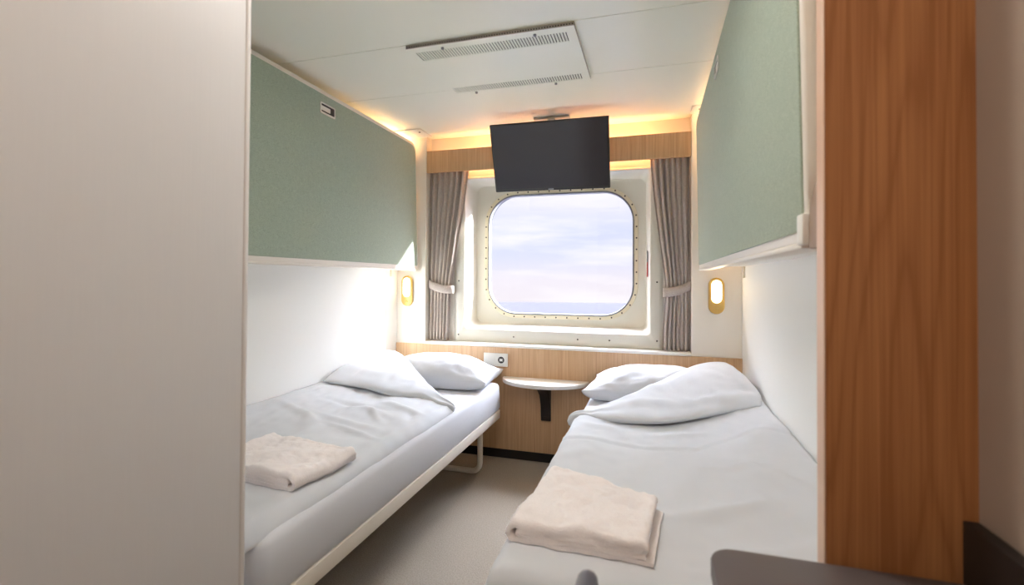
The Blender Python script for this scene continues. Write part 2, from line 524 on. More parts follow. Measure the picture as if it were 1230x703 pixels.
# ------------------------------------------------------------------ fold-up bunks
def make_bunk(label, side):
    """side -1: on the left wall, +1: on the right wall.  The face leans so that its foot stands out a little."""
    xb, xt = (-1.512, -1.538) if side < 0 else (0.255, 0.239)     # face at the bottom / top edge
    wall = XL if side < 0 else XR
    inn = -side                                                    # direction into the room
    y0, y1, z0, z1 = -1.998, -0.020, 1.200, 2.050
    root = thing('folding_bunk', label, 'bunk bed', (wall, -1.0, z0), 'fold-up bunks on the side walls')
    def lean(o_bm):
        for v in o_bm.verts:
            v.co.x += (xb + (xt - xb) * (v.co.z - z0) / (z1 - z0))
        return o_bm
    def flat(pts, a, b, bev=0.0, seg=3):
        q = B(); prism(q, pts, 'x', a * inn, b * inn, bev, seg); return lean(q)
    body = rrect(y0, y1, z0, z1, (0.03, 0.018, 0.06, 0.03), 8)
    q = flat(body, -0.055, 0.0, 0.006)
    obj('panel_shell', q, M['rim'], root)
    fab = rrect(y0 + 0.013, y1 - 0.017, z0 + 0.022, z1 - 0.023, (0.02, 0.01, 0.05, 0.02), 8)
    q = flat(fab, -0.001, 0.004, 0.0025)
    obj('fabric_panel', q, M['green'], root)
    # lower rail and shallow tray back to the wall
    q = B(); box(q, xb - inn * 0.056 if side > 0 else wall, wall if side > 0 else xb - inn * 0.056, y0 + 0.01, y1 - 0.03, z0 + 0.012, z0 + 0.03, 0.002, 1)
    obj('tray', q, M['white'], root)
    q = B(); box(q, *sorted((xb + inn * 0.004, xb - inn * 0.045)), y0 + 0.02, y1 - 0.004, z0 - 0.010, z0 + 0.002, 0.004)
    obj('bottom_rail', q, M['rim'], root)
    # end cheek with the rounded cap
    cap = [(-2.10, 1.185), (-2.012, 1.188), (-2.010, 1.23), (-2.018, 1.262), (-2.036, 1.285), (-2.065, 1.302), (-2.10, 1.31)]
    if side > 0:
        q = B(); prism(q, cap, 'x', wall - 0.002, xb - 0.002, 0.004); obj('end_cap', q, M['beige_cap'], root)
        q = B(); box(q, xb + 0.012, wall - 0.002, -2.125, -2.005, z0 + 0.115, z1 - 0.01, 0.004); obj('end_cheek', q, M['rim'], root)
        q = B(); box(q, xb - 0.010, xb + 0.02, -2.006, -1.972, z0 - 0.004, z0 + 0.05, 0.004); obj('corner_fitting', q, M['white'], root)
    # recessed pull handle
    hy, hz = -0.945, 1.957
    hx = xb + (xt - xb) * (hz - z0) / (z1 - z0) + inn * 0.004
    o1, i1 = rrect(hy - .056, hy + .056, hz - .027, hz + .027, .006, 4), rrect(hy - .049, hy + .049, hz - .018, hz + .021, .004, 4)
    q = B(); loft(q, [[(hx, a, b) for a, b in o1], [(hx + inn * .004, a, b) for a, b in o1], [(hx + inn * .0045, a, b) for a, b in i1], [(hx, a, b) for a, b in i1]])
    h = obj('pull_handle', q, M['chrome'], root)
    q = B(); prism(q, i1, 'x', hx - inn * 0.002, hx + inn * 0.0008); obj('recess', q, M['dark'], h)
    q = B(); prism(q, rrect(hy - .047, hy + .02, hz - .010, hz + .012, .003, 3), 'x', hx, hx + inn * 0.0026, 0.001); obj('latch_plate', q, M['chrome'], h)
    # hinge stub at the foot, by the column
    q = B(); box(q, *sorted((xb - inn * .02, xb - inn * 0.05)), -0.018, -0.002, z0 - 0.004, z0 + 0.05, 0.003); obj('hinge', q, M['frame'], root)
    q = B(); box(q, *sorted((wall, wall + inn * 0.012)), -0.10, -0.09, z0 - 0.05, z0 + 0.02, 0.002); obj('wall_bracket', q, M['frame'], root)
    return root
make_bunk('sage green fabric bunk folded up on the left wall beside the grey panel', -1)
make_bunk('sage green fabric bunk folded up on the right wall beside the wood partition', 1)

# small white plates where the columns meet the ceiling
pg = 'ceiling plates on the columns'
for lab, x0, x1, y0 in (('white ceiling plate above the column by the left bunk', -1.66, -1.428, -0.168), ('white ceiling plate above the column by the right bunk', 0.206, 0.46, -0.135)):
    p = thing('ceiling_plate', lab, 'plate', ((x0 + x1) / 2, y0 / 2, H - 0.008), pg)
    q = B(); box(q, x0, x1, y0, -0.001, H - 0.0075, H - 0.0005, 0.002); obj('cover', q, M['white'], p)
    q = B(); cyl(q, (x0 + 0.20 if x0 < -1 else x0 + 0.045, y0 + 0.05, H - 0.009), 0.006, 0.003); obj('screw', q, M['screw'], p)

# ------------------------------------------------------------------ reading lamps
def make_lamp(label, x, z):
    r = thing('reading_lamp', label, 'lamp', (x, -0.001, z), 'oval reading lamps')
    def oval(hw, hh, y0, y1, cz=0.0, bev=0.0):
        q = B(); prism(q, rrect(x - hw, x + hw, z + cz - hh, z + cz + hh, hw * 0.999, 10), 'y', y0, y1, bev); return q
    obj('lamp_body', oval(0.0425, 0.103, -0.0165, -0.001, 0, 0.004), M['brass'], r)
    obj('lamp_lens', oval(0.0265, 0.064, -0.0225, -0.0166, 0.024, 0.003), M['lens'], r)
    q = B(); cyl(q, (x, -0.0185, z - 0.074), 0.008, 0.004, 'y', 20, bev=0.001); obj('switch', q, M['brass'], r)
    return r
make_lamp('lit oval brass reading lamp on the column below the left bunk', -1.599, 1.053)
make_lamp('lit oval brass reading lamp on the column below the right bunk', 0.3465, 1.048)
for x, k in ((-1.612, 'left'), (0.375, 'right')):
    lp = make_lamp('lit oval brass reading lamp hidden behind the folded %s bunk' % k, x, 1.86)
    ld = bpy.data.lights.new('bulb', 'POINT'); ld.energy = 1.6; ld.color = (1, 0.66, 0.36); ld.shadow_soft_size = 0.025
    o = bpy.data.objects.new('bulb', ld); COL.objects.link(o); o.parent = lp; o.location = (0, -0.055, 0.06)

# ------------------------------------------------------------------ television
tv = thing('television', 'black flat television tilted down from the ceiling in front of the window', 'television', (-0.573, -0.2, 2.099))
T0, T1 = Vector((-0.5895, -0.30, 2.030)), Vector((-0.560, -0.157, 1.664))   # centre of the top and bottom edge
dz = (T1 - T0); hgt = dz.length; dn = dz.normalized()
ax = Vector((1, 0.0, -0.009)).normalized()
dn = (dn - ax * dn.dot(ax)).normalized()
nrm = ax.cross(dn); nrm = nrm if nrm.y < 0 else -nrm            # screen side, towards the camera
Mt = Matrix((( ax.x, nrm.x, -dn.x, 0), (ax.y, nrm.y, -dn.y, 0), (ax.z, nrm.z, -dn.z, 0), (0, 0, 0, 1)))
Mt = Matrix.Translation((T0 + T1) / 2) @ Mt
W2, H2 = 0.343, hgt / 2
def tvpart(name, fn, mat):
    q = B(); fn(q); bmesh.ops.transform(q, matrix=Mt, verts=q.verts); bmesh.ops.recalc_face_normals(q, faces=q.faces); return obj(name, q, mat, tv)
def housing(q):
    prism(q, rrect(-W2, W2, -H2, H2, 0.004, 3), 'y', -0.026, 0.0, 0.002)
    box(q, -0.24, 0.24, -0.05, -0.024, -0.15, 0.11, 0.012)
tvpart('housing', housing, M['tv'])
tvpart('screen', lambda q: box(q, -W2 + 0.009, W2 - 0.009, 0.0002, 0.0016, -H2 + 0.016, H2 - 0.009), M['screen'])
tvpart('badge', lambda q: box(q, -0.016, 0.016, 0.0004, 0.0022, -H2 + 0.005, -H2 + 0.0105, 0.0006), M['silver'])
q = B()
box(q, -0.684, -0.47, -0.165, -0.10, H - 0.012, H - 0.0005, 0.003)
box(q, -0.60, -0.555, -0.165, -0.125, 1.93, H - 0.01, 0.004)
box(q, -0.62, -0.54, -0.20, -0.125, 1.86, 1.95, 0.004)
obj('ceiling_bracket', q, M['frame'], tv)

# ------------------------------------------------------------------ ceiling air vent
vt = thing('air_vent', 'white ceiling air vent cover with two rows of slots', 'vent', (-0.63, -0.92, H))
VX0, VX1, VY0, VY1, VZ = -0.982, -0.284, -1.167, -0.664, H - 0.015
q = B()
def slotrow(q, y0, y1, x0, x1, n):
    p = (x1 - x0) / n
    for k in range(n):
        xa = x0 + k * p
        box(q, xa + p * 0.36, xa + p, y0, y1, VZ, VZ + 0.003)
r1 = (-1.122, -1.048); r2 = (-0.738, -0.676)
for a, b in ((VY0 + 0.004, r1[0]), (r1[1], r2[0]), (r2[1], VY1)):
    box(q, VX0, VX1, a, b, VZ, VZ + 0.003)
for a, b in (r1, r2):
    box(q, VX0, VX0 + 0.022, a, b, VZ, VZ + 0.003); box(q, VX1 - 0.028, VX1, a, b, VZ, VZ + 0.003)
    slotrow(q, a, b, VX0 + 0.022, VX1 - 0.028, 54)
obj('cover', q, M['ceiling'], vt, 0)
q = B()
n = 66; p = (VX1 - VX0) / n
for k in range(n + 1):
    xa = VX0 + k * p
    box(q, xa - 0.0022 if k else xa, xa + 0.0022 if k < n else xa, VY0 + 0.001, VY0 + 0.0035, VZ + 0.003, H - 0.004)
box(q, VX0, VX0 + 0.003, VY0 + .004, VY1, VZ + .003, H - 0.001); box(q, VX1 - 0.003, VX1 + 0.0015, VY0 + .004, VY1, VZ + .0005, H - 0.001); box(q, VX0, VX1, VY1 - 0.003, VY1, VZ + .003, H - 0.001)
box(q, VX0, VX1, VY0 + 0.001, VY0 + 0.0035, H - 0.005, H - 0.0005); box(q, VX0, VX1, VY0 + 0.001, VY0 + 0.0039, VZ, VZ + 0.0035)
obj('side_grille', q, M['vent_side'], vt, 0)
q = B(); box(q, VX0 + 0.005, VX1 - 0.005, VY0 + 0.010, VY1 - 0.006, VZ + 0.008, H - 0.0008); obj('inner_duct', q, M['vent_in'], vt)
for x, y in ((-0.83, VY0 + 0.03), (-0.44, VY0 + 0.03), (-0.86, VY1 + 0.002), (-0.45, VY1 + 0.002)):
    q = B(); cyl(q, (x, y, VZ - 0.003), 0.006, 0.008, bev=0.001); obj('latch', q, M['steel'], vt)

# ------------------------------------------------------------------ wall shelf, socket
sh = thing('wall_shelf', 'small half-round white shelf on the oak panel between the beds', 'shelf', (-0.638, -0.012, 0.5))
pts = [(-0.638 + 0.270 * math.cos(t), -0.0125 - 0.205 * math.sin(t)) for t in [PI * k / 40 for k in range(41)]]
q = B(); prism(q, pts, 'z', 0.496, 0.519, 0.003); obj('shelf_top', q, M['white'], sh)
q = B()
br = [(-0.0125, 0.4955), (-0.150, 0.4955), (-0.150, 0.482), (-0.075, 0.43), (-0.040, 0.36), (-0.032, 0.285), (-0.024, 0.262), (-0.0125, 0.258)]
prism(q, br, 'x', -0.662, -0.600, 0.004)
box(q, -0.652, -0.610, -0.038, -0.034, 0.29, 0.40, 0.002)
obj('bracket', q, M['black'], sh)

so = thing('wall_socket', 'white double socket plate on the oak panel above the left pillow', 'socket', (-0.961, -0.012, 0.622))
q = B(); box(q, -1.042, -0.880, -0.0215, -0.0125, 0.579, 0.663, 0.003); obj('cover_plate', q, M['socket'], so)
q = B(); box(q, -1.035, -0.966, -0.0245, -0.0212, 0.587, 0.655, 0.002); obj('rocker_switch', q, M['socket'], so)
q = B()
ring = [[(-0.9235 + r * math.cos(t), y, 0.621 + r * math.sin(t)) for t in [2 * PI * k / 32 for k in range(32)]] for r, y in ((0.030, -0.0216), (0.030, -0.0245), (0.025, -0.0245), (0.021, -0.0220))]
loft(q, ring); rs = obj('socket_ring', q, M['socket'], so)
q = B(); cyl(q, (-0.9235, -0.0219, 0.621), 0.021, 0.001, 'y', 28); obj('socket_well', q, M['dark'], rs)
q = B(); box(q, -0.9235 - 0.012, -0.9235 + 0.012, -0.0236, -0.0224, 0.613, 0.629, 0.0005); obj('socket_insert', q, M['socket'], rs)
for dx in (-0.0095, 0.0095):
    q = B(); cyl(q, (-0.9235 + dx, -0.0239, 0.621), 0.003, 0.001, 'y', 12); obj('pin_hole', q, M['dark'], rs)

# ------------------------------------------------------------------ beds
def make_bed(label, x0, x1, free):
    """free: -1 if the open long side is x1 (left bed), +1 if it is x0"""
    y0, y1 = -2.035, -0.160
    r = thing('single_bed', label, 'bed', ((x0 + x1) / 2, (y0 + y1) / 2, 0), 'low single beds along the side walls')
    # mattress in a fitted sheet: rounded top edges, soft dents at the corners
    q = B()
    def prof(t):                                       # cross-section height profile around the mattress
        return t
    loops = []
    for z, ins, rr in ((0.352, 0.010, 0.03), (0.372, 0.000, 0.04), (0.45, 0.0, 0.045), (0.492, 0.002, 0.05), (0.505, 0.008, 0.05), (0.511, 0.020, 0.05)):
        lp = []
        for a, b in rrect(x0 + ins, x1 - ins, y0 + ins, y1 - ins, max(rr - ins * 0.3, 0.012), 8):
            w = 0.004 * fbm(a * 5, b * 5, z * 6)
            lp.append((a + w * (1 if 0.36 < z < 0.5 else 0), b, z + 0.003 * fbm(a * 4, b * 4, 3)))
        loops.append(lp)
    loft(q, loops, True, True)
    obj('mattress', q, M['sheet'], r, 60)
    q = B()
    box(q, x0 + 0.005, x0 + 0.03, y0 + 0.01, y1 - 0.02, 0.302, 0.352, 0.003)
    box(q, x1 - 0.03, x1 - 0.002, y0 + 0.01, y1 - 0.02, 0.302, 0.352, 0.003)
    box(q, x0 + 0.03, x1 - 0.03, y1 - 0.045, y1 - 0.02, 0.302, 0.352, 0.003)
    box(q, x0 + 0.03, x1 - 0.03, y0 + 0.01, y0 + 0.035, 0.302, 0.352, 0.003)
    for k in range(9):
        yy = y0 + 0.12 + k * 0.2
        box(q, x0 + 0.03, x1 - 0.03, yy, yy + 0.05, 0.335, 0.348)
    obj('frame', q, M['frame'], r)
    for yy in (-0.30, -1.80):
        a, b = x0 + 0.11, x1 - 0.085
        c = 0.05; rad = 0.016
        pts = [(a, yy, 0.310), (a, yy, rad + c)] + [(a + c - c * math.cos(t), yy, rad + c - c * math.sin(t)) for t in (0.4, 0.8, 1.2)] + [(a + c, yy, rad)] + \
              [(b - c, yy, rad)] + [(b - c + c * math.sin(t), yy, rad + c - c * math.cos(t)) for t in (0.4, 0.8, 1.2)] + [(b, yy, rad + c), (b, yy, 0.310)]
        q = B(); tube(q, pts, rad, 14); obj('leg', q, M['frame'], r)
    return r
make_bed('low bed with cream steel frame and white mattress along the left wall', -1.665, -0.875, -1)
make_bed('low bed with white bedding beside the orange wood partition', -0.325, 0.465, 1)

# ------------------------------------------------------------------ bed linen
def interp(pl, t):
    """smooth polyline lookup, t in 0..1 by index (Catmull-Rom)"""
    n = len(pl) - 1
    s = min(max(t, 0.0), 1.0) * n
    i = min(int(s), n - 1); f = s - i
    p = [Vector(pl[max(0, min(n, i + k))]) for k in (-1, 0, 1, 2)]
    return 0.5 * ((2 * p[1]) + (p[2] - p[0]) * f + (2 * p[0] - 5 * p[1] + 4 * p[2] - p[3]) * f * f + (3 * p[1] - p[0] - 3 * p[2] + p[3]) * f ** 3)

def ridge(x, y, a, b, w, amp):
    ax_, ay_ = a; bx_, by_ = b
    dx, dy = bx_ - ax_, by_ - ay_
    L2 = dx * dx + dy * dy
    t = max(0, min(1, ((x - ax_) * dx + (y - ay_) * dy) / L2))
    d = math.hypot(x - ax_ - t * dx, y - ay_ - t * dy)
    return amp * math.exp(-(d / w) ** 2) * math.sin(PI * min(max(t, 0.02), 0.98)) ** 0.5

def coons(bot, top, left, right):
    """surface with u along bot / top and v from bot to top"""
    def S(u, v):
        c0, c1, d0, d1 = interp(bot, u), interp(top, u), interp(left, v), interp(right, v)
        b = (1 - u) * (1 - v) * Vector(bot[0]) + u * (1 - v) * Vector(bot[-1]) + (1 - u) * v * Vector(top[0]) + u * v * Vector(top[-1])
        return (1 - v) * c0 + v * c1 + (1 - u) * d0 + u * d1 - b
    return S

def closed_pad(bm, S, hu, hd, nu, nv, wr=None):
    """closed soft pad round the mid-surface S: hu / hd thickness above and below"""
    top, bot = [], []
    def prof(u, v):
        e = min(u, 1 - u, 0.5) * 2; g = min(v, 1 - v) * 2
        return max(0.0, (1 - (1 - min(1, g * 1.6)) ** 2.2)) ** 0.5 * max(0.0, (1 - (1 - min(1, e * 6)) ** 2)) ** 0.5
    for i in range(nu + 1):
        a, b = [], []
        for j in range(nv + 1):
            u = i / nu; v = 0.5 - 0.5 * math.cos(PI * j / nv)
            p = S(u, v); q = prof(u, v)
            w = wr(p.x, p.y, u, v) if wr else 0
            a.append(bm.verts.new(p + Vector((0, 0, hu * q + w * q))))
            edge = i in (0, nu) or j in (0, nv)
            b.append(a[-1] if edge else bm.verts.new(p - Vector((0, 0, hd * q))))
        top.append(a); bot.append(b)
    for i in range(nu):
        for j in range(nv):
            bm.faces.new((top[i][j], top[i + 1][j], top[i + 1][j + 1], top[i][j + 1]))
            bm.faces.new((bot[i][j + 1], bot[i + 1][j + 1], bot[i + 1][j], bot[i][j]))
    bmesh.ops.recalc_face_normals(bm, faces=bm.faces)

def make_duvet(label, xf, xw, head, ztop, zwall, hang, seam, ridges, fold, foot=-2.055, seed=0):
    """xf: free long edge, xw: wall edge, head(x): y of the head edge of the flat part"""
    s = 1 if xw > xf else -1
    r = thing('duvet', label, 'duvet', ((xf + xw) / 2, -1.45, 0.52), 'white duvets with a folded-back corner')
    bm = B()
    wid = abs(xw - xf)
    def f(u, v):
        a = u ** 0.8                                         # more rows near the free edge
        x = xf + s * wid * a
        yh = head(x)
        y = yh + (foot - yh) * v
        d = wid * a
        fall = 1 - (1 - min(1, d / 0.055)) ** 2.4
        ft = 1 - (1 - min(1, (y - foot) / 0.05)) ** 2.4 if y > foot else 0.0
        wl = sstep(0.55 * wid, wid, d)
        z = ztop + 0.012 * math.sin(PI * min(1, d / wid)) + (zwall - ztop) * wl
        z += 0.008 * fbm(x * 3.2 + seed, y * 2.4, seed) + 0.006 * fbm(x * 9 + seed, y * 5, seed + 3)
        for a0, b0, w, am in ridges:
            z += ridge(x, y, a0, b0, w * 0.8, am * 1.7)
        # stitched seam
        if seam:
            ys = seam(x)
            z -= 0.004 * math.exp(-((y - ys) / 0.008) ** 2)
            z += 0.003 * math.exp(-((y - ys - 0.022) / 0.02) ** 2)
        z0 = hang(y)
        q = min(fall, ft)
        bulge = -s * 0.012 * (1 - fall) * 0
        xx = x + bulge + 0.004 * fbm(y * 5 + seed, 1.7, seed) * (1 - sstep(0, 0.1, d))
        return (xx, y, z0 + (z - z0) * max(q, 0.0) ** 0.5)
    vs = sheet(bm, f, 70, 110)
    # underside
    base = [[None] * 2 for _ in range(2)]
    rim = [vs[i][0] for i in range(71)] + [vs[70][j] for j in range(1, 111)] + [vs[i][110] for i in range(69, -1, -1)] + [vs[0][j] for j in range(109, 0, -1)]
    low = [bm.verts.new((v.co.x, v.co.y, min(v.co.z - 0.004, 0.513) if abs(v.co.x - xf) > 0.04 and v.co.y > foot + 0.03 else v.co.z - 0.006)) for v in rim]
    n = len(rim)
    for i in range(n):
        bm.faces.new((rim[i], rim[(i + 1) % n], low[(i + 1) % n], low[i]))
    bmesh.ops.recalc_face_normals(bm, faces=bm.faces)
    r_body = BVHTree.FromBMesh(bm)
    obj('duvet_body', bm, M['linen'], r, 180)
    bm = B()
    S = coons(fold['hem'], fold['fold'], fold['tip'], fold['end'])
    closed_pad(bm, S, fold['up'], fold['down'], 64, 40, fold['wr'])
    r_fold = BVHTree.FromBMesh(bm)
    obj('folded_corner', bm, M['linen'], r, 180)
    return r_body, r_fold

# right bed: free edge at x = -0.335, wall at 0.478
def wrR(x, y, u, v):
    return 0.010 * fbm(x * 6, y * 3.5, 4) + 0.006 * math.sin(14 * v + 5 * u + 3 * fbm(x * 4, y * 4, 1)) * math.sin(PI * v) * (0.4 + 0.6 * u)
bodyR, foldR = make_duvet('white duvet with one corner folded back on the bed by the wood partition', -0.338, 0.472,
           lambda x: -0.90 + 0.40 * max(0, (x + 0.338) / 0.81) ** 1.2, 0.560, 0.592, lambda y: 0.470,
           lambda x: -1.215 - 0.055 * math.exp(-((x + 0.0) / 0.13) ** 2) + 0.19 * sstep(0.1, 0.42, x) ,
           [((0.30, -1.60), (0.05, -1.72), 0.03, 0.006), ((0.40, -1.5), (0.2, -1.30), 0.05, 0.005), ((0.1, -1.9), (0.36, -1.78), 0.03, 0.005), ((0.45, -0.9), (0.25, -1.25), 0.05, 0.006),
            ((-0.28, -1.0), (-0.1, -1.1), 0.03, 0.004), ((-0.32, -1.45), (-0.2, -1.3), 0.04, 0.004), ((0.05, -1.95), (0.40, -1.90), 0.018, 0.004), ((0.12, -1.40), (0.38, -1.36), 0.022, 0.004), ((0.0, -1.12), (0.20, -1.05), 0.03, 0.005)],
           dict(fold=[(-0.341, -0.912, 0.545), (-0.274, -0.828, 0.562), (-0.136, -0.764, 0.598), (-0.02, -0.60, 0.63), (0.064, -0.45, 0.65), (0.194, -0.26, 0.678), (0.300, -0.18, 0.695), (0.380, -0.165, 0.695)],
                hem=[(-0.341, -0.935, 0.540), (-0.27, -0.915, 0.556), (-0.17, -0.97, 0.578), (-0.06, -1.015, 0.590), (0.05, -1.0, 0.595), (0.18, -0.905, 0.598), (0.33, -0.755, 0.600), (0.447, -0.66, 0.600)],
                tip=[(-0.341, -0.935, 0.540), (-0.343, -0.924, 0.542), (-0.341, -0.912, 0.545)],
                end=[(0.447, -0.66, 0.600), (0.466, -0.56, 0.618), (0.450, -0.46, 0.650), (0.405, -0.30, 0.680), (0.380, -0.165, 0.695)],
                up=0.020, down=0.030, wr=wrR), seed=1.3)

# left bed: free edge at x = -0.90, wall at -1.675
def wrL(x, y, u, v):
    return 0.010 * fbm(x * 5 + 9, y * 3.5, 7) + 0.005 * math.sin(12 * v + 4 * u + 3 * fbm(x * 4, y * 4, 2)) * math.sin(PI * v)
bodyL, foldL = make_duvet('white duvet with one corner folded back on the sunlit bed by the left wall', -0.893, -1.672,
           lambda x: -0.84 + 0.42 * max(0, (-0.893 - x) / 0.78) ** 1.2, 0.545, 0.585, lambda y: 0.516 - 0.006 * sstep(-1.7, -2.0, y), None,
           [((-1.05, -1.15), (-1.30, -1.00), 0.03, 0.007), ((-1.0, -1.3), (-1.35, -1.20), 0.03, 0.006), ((-0.95, -1.05), (-1.2, -0.95), 0.025, 0.007), ((-1.2, -1.45), (-1.5, -1.1), 0.05, 0.006),
            ((-0.95, -1.75), (-1.1, -1.7), 0.03, -0.006), ((-1.0, -1.9), (-1.25, -1.95), 0.04, 0.006), ((-1.1, -1.05), (-1.45, -1.0), 0.025, -0.006), ((-0.95, -1.4), (-1.25, -1.28), 0.02, 0.006), ((-1.05, -1.22), (-1.2, -1.06), 0.018, 0.007), ((-1.3, -1.3), (-1.6, -1.15), 0.03, 0.006), ((-0.93, -1.2), (-1.02, -1.02), 0.02, -0.005)],
           dict(fold=[(-0.888, -0.842, 0.532), (-0.985, -0.775, 0.546), (-1.09, -0.68, 0.566), (-1.19, -0.575, 0.592), (-1.29, -0.475, 0.620), (-1.42, -0.34, 0.650), (-1.55, -0.23, 0.668), (-1.630, -0.21, 0.668)],
                hem=[(-0.888, -0.858, 0.530), (-0.96, -0.86, 0.540), (-1.06, -0.835, 0.556), (-1.16, -0.840, 0.566), (-1.26, -0.842, 0.574), (-1.40, -0.80, 0.582), (-1.53, -0.80, 0.590), (-1.655, -0.80, 0.598)],
                tip=[(-0.888, -0.858, 0.530), (-0.884, -0.85, 0.531), (-0.888, -0.842, 0.532)],
                end=[(-1.655, -0.80, 0.598), (-1.664, -0.66, 0.624), (-1.662, -0.48, 0.645), (-1.650, -0.32, 0.662), (-1.630, -0.21, 0.668)],
                up=0.020, down=0.028, wr=wrL), seed=6.1)

def make_pillow(label, c, w, d, h, rotz, seed, fold, tilt=0.0):
    r = thing('pillow', label, 'pillow', (c[0], c[1], c[2]), 'white pillows at the heads of the beds')
    bm = B()
    n = 56
    Mx = Matrix.Translation(c) @ Matrix.Rotation(rotz, 4, 'Z') @ Matrix.Rotation(tilt, 4, 'X')
    top, bot = [], []
    for i in range(n + 1):
        A, Bq = [], []
        for j in range(n + 1):
            u = -math.cos(PI * i / n); v = -math.cos(PI * j / n)
            x = u * w / 2 * (1 - 0.07 * (1 - v * v) * abs(u) ** 3)
            y = v * d / 2 * (1 - 0.08 * (1 - u * u) * abs(v) ** 3)
            e = max(0.0, (1 - abs(u) ** 2.6)) ** 0.52 * max(0.0, (1 - abs(v) ** 2.6)) ** 0.52
            cr = (1 - e) * e * 2
            wv = 0.012 * cr * math.sin(9 * math.atan2(v * 0.7, u) + 4 * fbm(u * 2, v * 2, seed)) + 0.010 * e * fbm(u * 1.7 + seed, v * 1.7, seed)
            zt_ = h * (0.42 + 0.58 * e) * e ** 0.4 + wv if e > 0 else 0
            zt_ = h * e + wv
            zm = 0.30 * h * (1 - e) ** 2
            A.append(bm.verts.new(Mx @ Vector((x, y, zm + zt_ * 0.85))))
            edge = i in (0, n) or j in (0, n)
            Bq.append(A[-1] if edge else bm.verts.new(Mx @ Vector((x, y, zm * (1 - e ** 0.5)))))
        top.append(A); bot.append(Bq)
    for i in range(n):
        for j in range(n):
            bm.faces.new((top[i][j], top[i + 1][j], top[i + 1][j + 1], top[i][j + 1]))
            bm.faces.new((bot[i][j + 1], bot[i + 1][j + 1], bot[i + 1][j], bot[i][j]))
    bmesh.ops.remove_doubles(bm, verts=bm.verts, dist=1e-5)
    # the duvet's folded corner presses into the soft pillow
    for v in bm.verts:
        hit = fold.ray_cast(Vector((v.co.x, v.co.y, 0.3)), Vector((0, 0, 1)))
        if hit[0]:
            lim = hit[0].z - 0.003
        else:
            q = fold.find_nearest(Vector((v.co.x, v.co.y, v.co.z)))[0]
            lim = q.z - 0.003 + 0.9 * math.hypot(q.x - v.co.x, q.y - v.co.y)
        v.co.z = max(min(v.co.z, lim), c[2] + 0.0005 * (v.co.z > c[2] + 0.001))
    bmesh.ops.recalc_face_normals(bm, faces=bm.faces)
    obj('pillowcase', bm, M['linen'], r, 180)
    return r
make_pillow('plump white pillow beside the white wall socket', (-1.235, -0.285, 0.512), 0.70, 0.42, 0.20, math.radians(4), 2.0, foldL)
make_pillow('white pillow half under the folded duvet beside the half-round shelf', (0.035, -0.275, 0.512), 0.74, 0.46, 0.195, math.radians(-3), 5.0, foldR)

